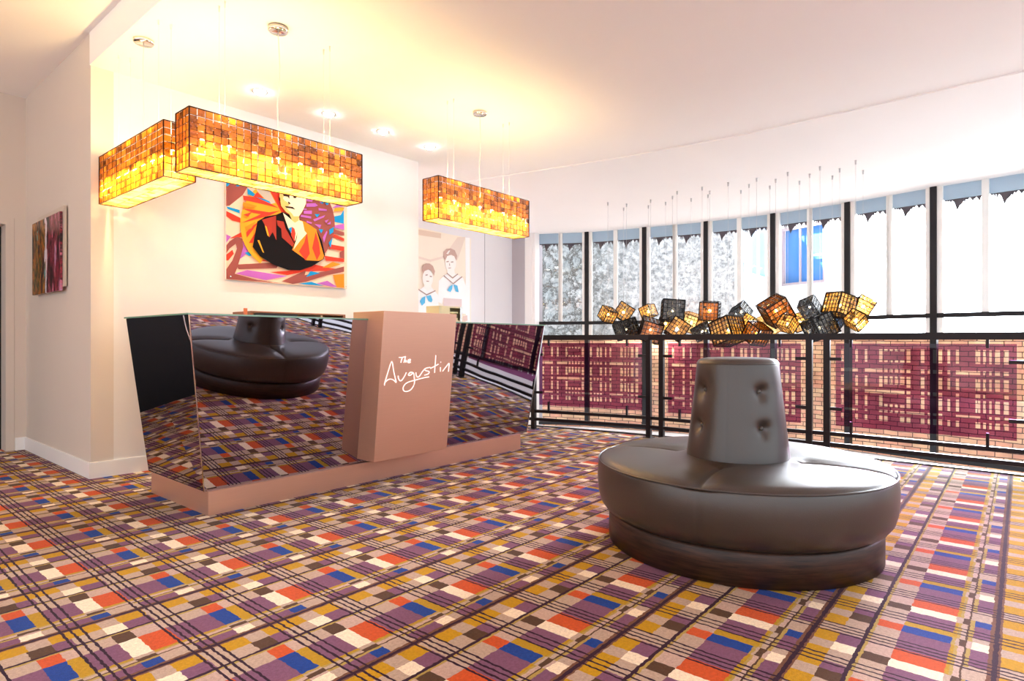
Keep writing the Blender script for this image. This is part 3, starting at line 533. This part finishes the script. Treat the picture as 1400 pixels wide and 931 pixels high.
MURAL = [('bg',[(-0.083,3.072),(1.426,3.072),(1.426,0.603),(-0.083,0.652)]),('sw',[(0.877,2.8),(1.092,3.046),(1.313,3.08),(1.092,2.615),(0.999,2.617)]),('sw',[(0.118,2.588),(0.409,2.556),(0.728,2.654),(0.728,2.61),(0.409,2.514),(0.118,2.547)]),('dp',[(-0.083,3.056),(0.669,3.06),(0.669,2.97),(-0.083,2.954)]),('wh',[(1.297,3.069),(1.426,3.072),(1.426,0.603),(1.329,0.606)]),('wh',[(0.61,2.192),(0.728,2.287),(0.877,2.36),(1.061,2.354),(1.249,2.285),(1.345,2.067),(1.364,1.618),(1.201,1.612),(1.201,1.889),(0.728,1.885),(0.698,1.768),(0.596,1.806)]),('tr',[(0.728,1.885),(1.201,1.889),(1.208,0.61),(0.698,0.626)]),('hd',[(1.233,1.564),(1.351,1.591),(1.361,1.483),(1.249,1.469)]),('fa',[(1.054,2.561),(1.043,2.492),(1.011,2.432),(0.963,2.39),(0.907,2.371),(0.852,2.38),(0.805,2.413),(0.774,2.467),(0.763,2.532),(0.774,2.599),(0.805,2.659),(0.852,2.701),(0.907,2.721),(0.963,2.714),(1.011,2.681),(1.043,2.627)]),('fa',[(0.832,2.426),(0.999,2.441),(1.03,2.311),(0.938,2.26),(0.817,2.316)]),('hr',[(0.728,2.632),(0.722,2.728),(0.802,2.792),(0.907,2.815),(1.014,2.79),(1.079,2.691),(1.054,2.6),(0.999,2.678),(0.923,2.696),(0.817,2.663),(0.775,2.583)]),('fa',[(0.793,2.704),(0.862,2.772),(0.892,2.772),(0.841,2.696)]),('ln',[(0.793,2.561),(0.853,2.576),(0.859,2.559),(0.799,2.544)]),('ln',[(0.907,2.568),(0.974,2.579),(0.974,2.561),(0.913,2.551)]),('ln',[(0.841,2.448),(0.913,2.459),(0.907,2.446),(0.847,2.436)]),('ln',[(0.871,2.549),(0.889,2.492),(0.865,2.49)]),('ln',[(0.728,2.302),(0.968,2.173),(1.201,2.323),(1.201,2.301),(0.968,2.151),(0.728,2.28)]),('ln',[(0.802,2.358),(0.953,2.279),(1.092,2.367),(1.092,2.345),(0.953,2.257),(0.802,2.336)]),('bw',[(0.956,2.152),(0.883,2.108),(0.811,2.029),(0.892,2.003),(0.938,2.059)]),('bw',[(0.968,2.153),(1.073,2.134),(1.11,2.012),(1.03,2.021)]),('wh',[(-0.083,1.874),(0.126,1.989),(0.269,2.078),(0.409,2.067),(0.581,1.933),(0.616,1.378),(-0.083,1.365)]),('tr',[(-0.083,1.365),(0.616,1.378),(0.616,0.629),(-0.083,0.652)]),('fa',[(0.46,2.223),(0.45,2.162),(0.422,2.109),(0.38,2.072),(0.33,2.057),(0.281,2.066),(0.24,2.096),(0.212,2.144),(0.203,2.202),(0.212,2.262),(0.24,2.314),(0.281,2.352),(0.33,2.368),(0.38,2.36),(0.422,2.33),(0.45,2.282)]),('fa',[(0.255,2.123),(0.409,2.134),(0.423,2.03),(0.311,1.991),(0.241,2.039)]),('hr',[(0.194,2.347),(0.208,2.427),(0.283,2.472),(0.367,2.48),(0.452,2.444),(0.5,2.353),(0.477,2.266),(0.432,2.347),(0.339,2.371),(0.241,2.331),(0.214,2.282)]),('ln',[(0.269,2.27),(0.325,2.283),(0.325,2.266),(0.275,2.254)]),('ln',[(0.37,2.258),(0.426,2.258),(0.426,2.243),(0.375,2.243)]),('ln',[(0.291,2.167),(0.353,2.168),(0.353,2.155),(0.297,2.153)]),('ln',[(-0.003,2.073),(0.132,2.0),(0.297,1.927),(0.509,2.014),(0.509,1.993),(0.297,1.906),(0.132,1.979),(-0.003,2.053)]),('bw',[(0.269,1.894),(0.186,1.86),(0.137,1.794),(0.186,1.719),(0.258,1.772)]),('bw',[(0.283,1.895),(0.395,1.916),(0.438,1.83),(0.409,1.788),(0.339,1.804)])]
MCOL = {'bg':'FAEEDD','sw':'EFDDCF','hr':'CBAA9E','fa':'FFFAF5','wh':'FFFFFF','tr':'E6D2D2','bw':'63BDEB','ln':'B49890','hd':'EED4CC','dp':'E6CFBA'}  # inks lifted towards white, overexposure painted into the colours
pm = {k: flat('portrait_paint_'+k.strip('_'), v, .5, 0, .12) for k, v in PCOL.items()}
pp_ = empty('pop_art_portrait', (2.624,5.70,1.669)); tag(pp_, 'unframed square pop-art portrait of a man in a suit on the wall behind the desk', 'picture')
m = MB(); m.box((0,-.030,.0),(1.32,-.006,1.32)); m.build('backing_panel', M['white'], pp_)
def clip(poly, x0, x1, y0, y1):
    def cut(P, f, it):
        out = []
        for i in range(len(P)):
            a, b = P[i-1], P[i]; fa, fb = f(a), f(b)
            if fa >= 0: 
                out.append(a)
            if (fa >= 0) != (fb >= 0):
                k = fa/(fa-fb); out.append((a[0]+(b[0]-a[0])*k, a[1]+(b[1]-a[1])*k))
        return out
    for f in (lambda p: p[0]-x0, lambda p: x1-p[0], lambda p: p[1]-y0, lambda p: y1-p[1]):
        poly = cut(poly, f, None)
        if len(poly) < 3: return []
    return poly
PORT = [(k, clip(p, 0, 1.32, 0, 1.32)) for k, p in PORT]; PORT[0] = ('bg', [(0,0),(1.32,0),(1.32,1.32),(0,1.32)])
poly_picture('painted_face', [s for s in PORT if s[1]], PCOL, -.030, pm, pp_, .0003)
for x in (.03, 1.29):
    m = MB(); m.lathe([(0,.0),(.009,.0),(.008,.005),(0,.006)], 12); o = m.build('screw_cap', M['chrome'], pp_); o.location = (x,-.052,.03); o.rotation_euler = (R(90),0,0)
mm = {k: flat('mural_ink_'+k, v, .7, 0, .2) for k, v in MCOL.items()}
mu = empty('photo_mural', (7.0,8.14,0)); tag(mu, 'pale photo mural of two boys in sailor suits on the wall past the desk', 'picture')
m = MB(); m.box((-.3,-.012,-1.0),(1.46,-.002,3.30-.2)); 
MURAL = [(k, clip(p, -.35, 1.455, -1.0, 3.10)) for k, p in MURAL]
MURAL[0] = ('bg', [(-.29,-1.0),(1.455,-1.0),(1.455,3.065),(-.29,3.095)])
m = MB(); m.slab([(x,-.012,z) for x, z in MURAL[0][1]], (0,.010,0)); m.build('mural_board', mm['bg'], mu)
poly_picture('printed_image', [s for s in MURAL[1:] if s[1]], MCOL, -.012, mm, mu, .001)
# abstract canvas on the left wall (two offset boards)
ab = empty('abstract_canvas', (1.56,6.78,1.88)); tag(ab, 'dark multicoloured abstract painting on offset boards, on the side wall left of the desk', 'picture')
m = MB(); m.box((-.050,-.44,-.345),(-.032,.48,.335)); m.build('painted_board', M['abstract'], ab)
m = MB(); m.box((-.030,-.48,-.31),(-.012,.38,.385)); m.build('rear_board', flat('pale_rear_board', 'CDBFAE', .4), ab)
m = MB(); m.box((-.012,-.3,-.2),(-.001,.3,.25)); m.build('wall_batten', M['black'], ab)

# ------------------------------------------------------------------ pendant lamps over the desk
LX, LY, LZ = 1.27, .20, .37
NX, NY, NZ = 26, 4, 8
def make_pendant():
    root = empty('glass_pendant_lamp', (0,0,0))
    px, py, pz = LX/NX, LY/NY, LZ/NZ; g = .0035; th = .005
    for s in (-1, 1):
        m = MB()
        for i in range(NX):
            for k in range(NZ):
                j = random.uniform(-.002, .002)
                x0 = -LX/2+i*px+g; z0 = k*pz+g; y = s*(LY/2-.004)+j
                m.box((x0,y-th/2,z0),(x0+px-2*g,y+th/2,z0+pz-2*g))
        m.build('glass_side', M['amber'], root)
        m = MB()
        for i in range(NY):
            for k in range(NZ):
                j = random.uniform(-.002, .002); y0 = -LY/2+i*py+g; z0 = k*pz+g; x = s*(LX/2-.004)+j
                m.box((x-th/2,y0,z0),(x+th/2,y0+py-2*g,z0+pz-2*g))
        m.build('glass_end', M['amber'], root)
    m = MB()
    for i in range(NX//2):
        for k in range(NY//2): m.box((-LX/2+i*px*2+g,-LY/2+k*py*2+g,.001),(-LX/2+(i+1)*px*2-g,-LY/2+(k+1)*py*2-g,.005))
    m.build('glass_base', M['pale'], root)
    m = MB(); e = .0035
    for z in (0, LZ):
        for s in (-1, 1): m.bar((-LX/2,s*LY/2,z),(LX/2,s*LY/2,z),e*1.6,e*1.6); m.bar((s*LX/2,-LY/2,z),(s*LX/2,LY/2,z),e*1.6,e*1.6)
    for sx in (-1, 1):
        for sy in (-1, 1): m.bar((sx*LX/2,sy*LY/2,0),(sx*LX/2,sy*LY/2,LZ),e*1.8,e*1.8)
    for s in (-1, 1):
        for i in range(2, NX, 2): m.bar((-LX/2+i*px,s*LY/2,0),(-LX/2+i*px,s*LY/2,LZ),.0022,.0022)
        for k in range(1, NZ): m.bar((-LX/2,s*LY/2,k*pz),(LX/2,s*LY/2,k*pz),.0018,.0018)
        for i in range(1, NY): m.bar((s*LX/2,-LY/2+i*py,0),(s*LX/2,-LY/2+i*py,LZ),.0022,.0022)
        for k in range(1, NZ): m.bar((s*LX/2,-LY/2,k*pz),(s*LX/2,LY/2,k*pz),.0018,.0018)
    for i in range(2, NX, 4): m.bar((-LX/2+i*px,-LY/2,LZ),(-LX/2+i*px,LY/2,LZ),.002,.002)
    m.build('wire_cage', M['darkrod'], root)
    m = MB(); m.box((-LX/2+.03,-.012,LZ-.10),(LX/2-.03,.012,LZ-.085)); hb = m.build('lamp_bar', M['darkrod'], root)
    for i in range(7):
        x = (i-3)*.172; m = MB(); m.lathe([(0,.0),(.012,0),(.014,.03),(.014,.05),(0,.05)], 12, (x,0,LZ-.15)); so = m.build('socket', M['darkrod'], root)
        m = MB(); m.lathe([(0,-.032),(.010,-.030),(.015,-.018),(.013,-.004),(.008,0),(0,0)], 12, (x,0,LZ-.151)); m.build('bulb', M['bulb'], so)
    h = Hc-2.165
    m = MB(); m.lathe([(0,h-.035),(.062,h-.035),(.068,h-.028),(.068,h-.002),(0,h-.002)], 28); m.build('canopy', M['chrome'], root)
    m = MB(); m.tube(smooth([(0,0,h-.03),(.012,.0,h-.3),(-.004,.0,h-.55),(.004,0,LZ+.02),(0,0,LZ-.085)],6), .0035, 8); m.build('cable', M['wire'], root)
    m = MB(); m.tube(smooth([(-.42,-.06,LZ+.004),(-.25,-.06,LZ-.03),(-.1,-.07,LZ-.005),(.02,-.05,LZ-.05),(.06,-.02,LZ+.004),(.3,.0,LZ-.02),(.4,.05,LZ+.004)],6), .0035, 6); m.build('loose_cable', M['darkrod'], root)
    for sx in (-1, 1):
        for sy in (-1, 1):
            m = MB(); m.tube([(sx*.39,sy*.04,LZ),(sx*.39,sy*.04,h-.03)], .0009, 6); m.lathe([(0,h-.04),(.005,h-.04),(.006,h-.002),(0,h-.002)], 10, (sx*.39,sy*.04,0)); m.build('suspension_wire', M['wire'], root)
    for i in range(4):      # halogens shine down inside the box, and up through the open top
        ld = bpy.data.lights.new('pendant_down_light', 'SPOT'); ld.energy = 9.5; ld.color = (1,.78,.38); ld.shadow_soft_size = .02; ld.spot_size = R(165); ld.spot_blend = .35
        lo = bpy.data.objects.new('pendant_down_light', ld); COL.objects.link(lo); lo.parent = root; lo.location = ((i-1.5)*.30,0,LZ-.175)
    for i in range(3):
        ld = bpy.data.lights.new('pendant_up_light', 'SPOT'); ld.energy = 7; ld.color = (1,.70,.30); ld.shadow_soft_size = .03; ld.spot_size = R(160); ld.spot_blend = .6
        lo = bpy.data.objects.new('pendant_up_light', ld); COL.objects.link(lo); lo.parent = root; lo.location = ((i-1)*.40,0,LZ-.06); lo.rotation_euler = (math.pi,0,0)
    return root
def copy_tree(o, parent=None):
    c = o.copy(); COL.objects.link(c)
    if parent is not None: c.parent = parent
    for ch in list(o.children): copy_tree(ch, c)
    return c
P0 = make_pendant()
lamps = [(P0, (2.215,4.0,2.165), 0, 'long amber glass box lamp hanging in front of the pop-art portrait')]
lamps += [(copy_tree(P0), (4.285,4.0,2.172), 0, 'amber glass box lamp hanging over the end of the desk by the balcony')]
lamps += [(copy_tree(P0), (1.68,4.93,2.175), R(90), 'amber glass box lamp turned sideways, hanging over the wall end of the desk')]
for o, loc, rz, lb in lamps:
    o.location = loc; o.rotation_euler.z = rz; tag(o, lb, 'lamp', 'amber glass pendant lamps over the desk')
# recessed ceiling spots
def make_spot():
    root = empty('ceiling_spotlight', (0,0,Hc))
    m = MB(); m.lathe([(.050,-.001),(.062,-.006),(.066,-.004),(.066,0),(.050,0)], 28); m.build('trim_ring', M['chrome'], root)
    m = MB(); m.lathe([(0,-.030),(.025,-.026),(.043,-.014),(.050,-.001),(0,-.001)], 24); m.build('lens', M['spot'], root)
    ld = bpy.data.lights.new('spot_beam', 'SPOT'); ld.energy = 18; ld.color = (1,.93,.85); ld.spot_size = R(90); ld.spot_blend = .8; ld.shadow_soft_size = .04
    lo = bpy.data.objects.new('spot_beam', ld); COL.objects.link(lo); lo.parent = root; lo.location = (0,0,-.04)
    return root
s0 = make_spot()
names = ['recessed ceiling spotlight nearest the left wall corner', 'recessed ceiling spotlight above the right edge of the portrait', 'recessed ceiling spotlight third along from the left corner', 'recessed ceiling spotlight at the far end of the row by the wall end']
for i, u in enumerate((2.682, 3.378, 4.03, 4.69)):
    o = s0 if i == 0 else copy_tree(s0); o.location = (u,5.155,Hc); tag(o, names[i], 'ceiling light', 'row of recessed spotlights')

# ------------------------------------------------------------------ hanging cluster of cage cubes over the void
CUBES = [(8.329,5.015,1.516,0.197,'A'),(8.829,5.018,1.568,0.259,'A'),(8.609,4.84,1.287,0.273,'K'),(8.943,4.629,1.572,0.191,'A'),(8.595,4.412,1.27,0.306,'B'),(8.591,4.047,1.552,0.308,'K'),(8.356,3.865,1.271,0.26,'A'),(8.919,3.896,1.38,0.263,'L'),(8.894,4.306,1.376,0.187,'A'),(8.646,3.492,1.537,0.259,'B'),(8.358,3.487,1.235,0.206,'K'),(8.845,3.6,1.362,0.167,'L'),(8.349,3.113,1.231,0.327,'A'),(8.903,3.132,1.514,0.21,'K'),(8.634,2.926,1.36,0.156,'A'),(8.367,2.734,1.198,0.239,'B'),(8.592,2.557,1.505,0.303,'B'),(8.905,2.728,1.337,0.232,'L'),(8.342,2.333,1.318,0.171,'A'),(8.908,2.34,1.355,0.189,'A'),(8.615,2.137,1.541,0.198,'K'),(8.329,1.947,1.27,0.272,'K'),(8.904,1.931,1.391,0.235,'N'),(8.582,1.777,1.554,0.259,'A'),(8.87,1.567,1.541,0.203,'A'),(8.321,1.548,1.348,0.175,'A')]
def make_cube(s, kind, n, q, drop):
    """cage cube of side s centred on the origin of the root, wire up to the ceiling"""
    root = empty('cube_lamp', (0,0,0)); r = q.to_matrix(); h = s/2
    gm = {'A': M['amber'], 'B': M['amberb'], 'K': M['smoke'], 'L': M['pale'], 'N': M['navy']}[kind]
    rod = M['darkrod'] if kind in 'AB' else (M['goldrod'] if kind == 'L' else M['alu'])
    w = s*.028; m = MB(); t = lambda v: tuple(r @ Vector(v))
    up = lambda v: tuple(r @ Vector(v))
    for ax in range(3):
        for sa in (-1, 1):
            for i in range(n+1):
                c = -h + s*i/n
                for dirax in ((ax+1) % 3, (ax+2) % 3):
                    oth = 3-ax-dirax; a = [0,0,0]; b = [0,0,0]; a[ax] = b[ax] = sa*h; a[oth] = b[oth] = c; a[dirax] = -h; b[dirax] = h
                    u = [0,0,0]; u[ax] = 1
                    k = 2.0 if i in (0, n) else 1.0
                    m.bar(t(a), t(b), w*k, w*k, up=up(u))
    m.build('cage', rod, root)
    m = MB(); g = s/n*.10; f = h*.97
    drp = {random.randrange(6*n*n) for _ in range(int(.10*6*n*n))}; idx = 0
    for ax in range(3):
        for sa in (-1, 1):
            for i in range(n):
                for j in range(n):
                    idx += 1
                    if idx in drp: continue
                    a0, a1, b0, b1 = -f+2*f*i/n+g, -f+2*f*(i+1)/n-g, -f+2*f*j/n+g, -f+2*f*(j+1)/n-g
                    qd = []
                    for aa, bb in ((a0,b0),(a1,b0),(a1,b1),(a0,b1)):
                        v = [0,0,0]; v[ax] = sa*f; v[(ax+1) % 3] = aa; v[(ax+2) % 3] = bb; qd.append(t(v))
                    m.add(qd, [(0,1,2,3)])
    m.build('glass_tiles', gm, root, fix=False)
    br_ = .016 if kind in 'KN' else .022
    m = MB(); m.lathe([(br_*math.sin(math.pi*i/8), -br_*math.cos(math.pi*i/8)) for i in range(9)], 12); m.build('bulb', M['cubebulb'], root)
    m = MB(); m.tube([(0,0,.02),(0,0,drop)], .0016, 5); m.lathe([(0,drop-.05),(.010,drop-.05),(.012,drop),(0,drop)], 8); m.build('suspension_wire', M['steelwire'], root)
    return root
from mathutils import Euler
KD = {'A': 'amber glass', 'B': 'brown amber glass', 'K': 'smoky black glass', 'L': 'pale gold glass', 'N': 'blue grey glass'}
WHERE = ['at the far left end of the hanging cluster', 'above the dark cube at the left end of the cluster', 'low at the left end of the cluster', 'small and high, left of the big smoky cube', 'low at the handrail near the left end',
 'large and upright, high left of the middle', 'tilted, low under the large upright smoky cube', 'tilted, right beside the large upright smoky cube', 'small, tucked under the large upright smoky cube', 'high, alone near the middle of the cluster', 'small and low at the handrail near the middle', 'small, tucked just below the high middle cube',
 'large and low mid-cluster, dipping past the handrail', 'small and high in front of the drainpipe', 'small, just under the dark cube by the drainpipe', 'dipping past the handrail below the drainpipe', 'large and high under the blue-curtained window', 'low, under the large cube below the curtained window',
 'small and low under the curtained window', 'tilted, below and right of the curtained window', 'alone and high, right below the curtained window', 'large and low, right of the curtained window', 'tucked behind the large low smoky cube', 'large and high near the right end', 'upper one at the right tip of the cluster', 'lower one at the right tip of the cluster']
for i, (x, y, z, s, k) in enumerate(CUBES):
    e = Euler((random.uniform(-.6,.6), random.uniform(-.6,.6), random.uniform(0,1.5)))
    if i == 5: e = Euler((.08,.05,.55))
    o = make_cube(s, k, 4 if s < .23 else 5 if s < .31 else 6, e.to_quaternion(), Hc-.014-z)
    o.location = (x,y,z); tag(o, KD[k] + ' cage cube lamp ' + WHERE[i], 'lamp', 'cage cube lamps hanging in a cluster')

# ------------------------------------------------------------------ light
W = bpy.data.worlds.new('daylight'); S.world = W; W.use_nodes = True
bg = W.node_tree.nodes['Background']
wt = W.node_tree; tc = wt.nodes.new('ShaderNodeTexCoord'); dp = wt.nodes.new('ShaderNodeVectorMath'); dp.operation = 'DOT_PRODUCT'; wt.links.new(tc.outputs['Generated'], dp.inputs[0])
dp.inputs[1].default_value = Vector((math.cos(R(-4))*.96, math.sin(R(-4))*.96, .26)).normalized()
mr = wt.nodes.new('ShaderNodeMapRange'); mr.interpolation_type = 'SMOOTHSTEP'; wt.links.new(dp.outputs['Value'], mr.inputs[0])
for k, v in ((1, math.cos(R(38))), (2, math.cos(R(10))), (3, .76), (4, 10.0)): mr.inputs[k].default_value = v
bg.inputs[0].default_value = (.88,.94,1,1); wt.links.new(mr.outputs[0], bg.inputs[1])     # hazy bright sky beyond the yard
def sun(name, e, ang, c, rot, loc):
    sd = bpy.data.lights.new(name, 'SUN'); sd.energy = e; sd.angle = R(ang); sd.color = c
    so = bpy.data.objects.new(name, sd); COL.objects.link(so); so.rotation_euler = rot; so.location = loc
def aim(to_sun): return (-Vector(to_sun)).to_track_quat('-Z', 'Y').to_euler()
sun('sun_on_facade', 13, 3, (1,.98,.95), aim((-.5,.5,.72)), (-6,12,14))
sun('low_sky_glow', 9, 20, (.86,.92,1), aim((.96,.03,.27)), (30,2,10))
# ------------------------------------------------------------------ camera
cd = bpy.data.cameras.new('camera'); cd.sensor_width = 36; cd.lens = 832/1400*36; cd.clip_start = .05
cam = bpy.data.objects.new('camera', cd); COL.objects.link(cam); cam.location = (0,0,1.1); cam.rotation_euler = (R(90),0,R(-50)); cd.shift_y = .5/1400
S.camera = cam
S.view_settings.view_transform = 'Standard'; S.view_settings.look = 'None'; S.view_settings.exposure = 1.35
S.cycles.max_bounces = 10; S.cycles.transparent_max_bounces = 24; S.cycles.diffuse_bounces = 5; S.cycles.glossy_bounces = 5; S.cycles.sample_clamp_indirect = 6; S.cycles.caustics_reflective = False; S.cycles.caustics_refractive = False
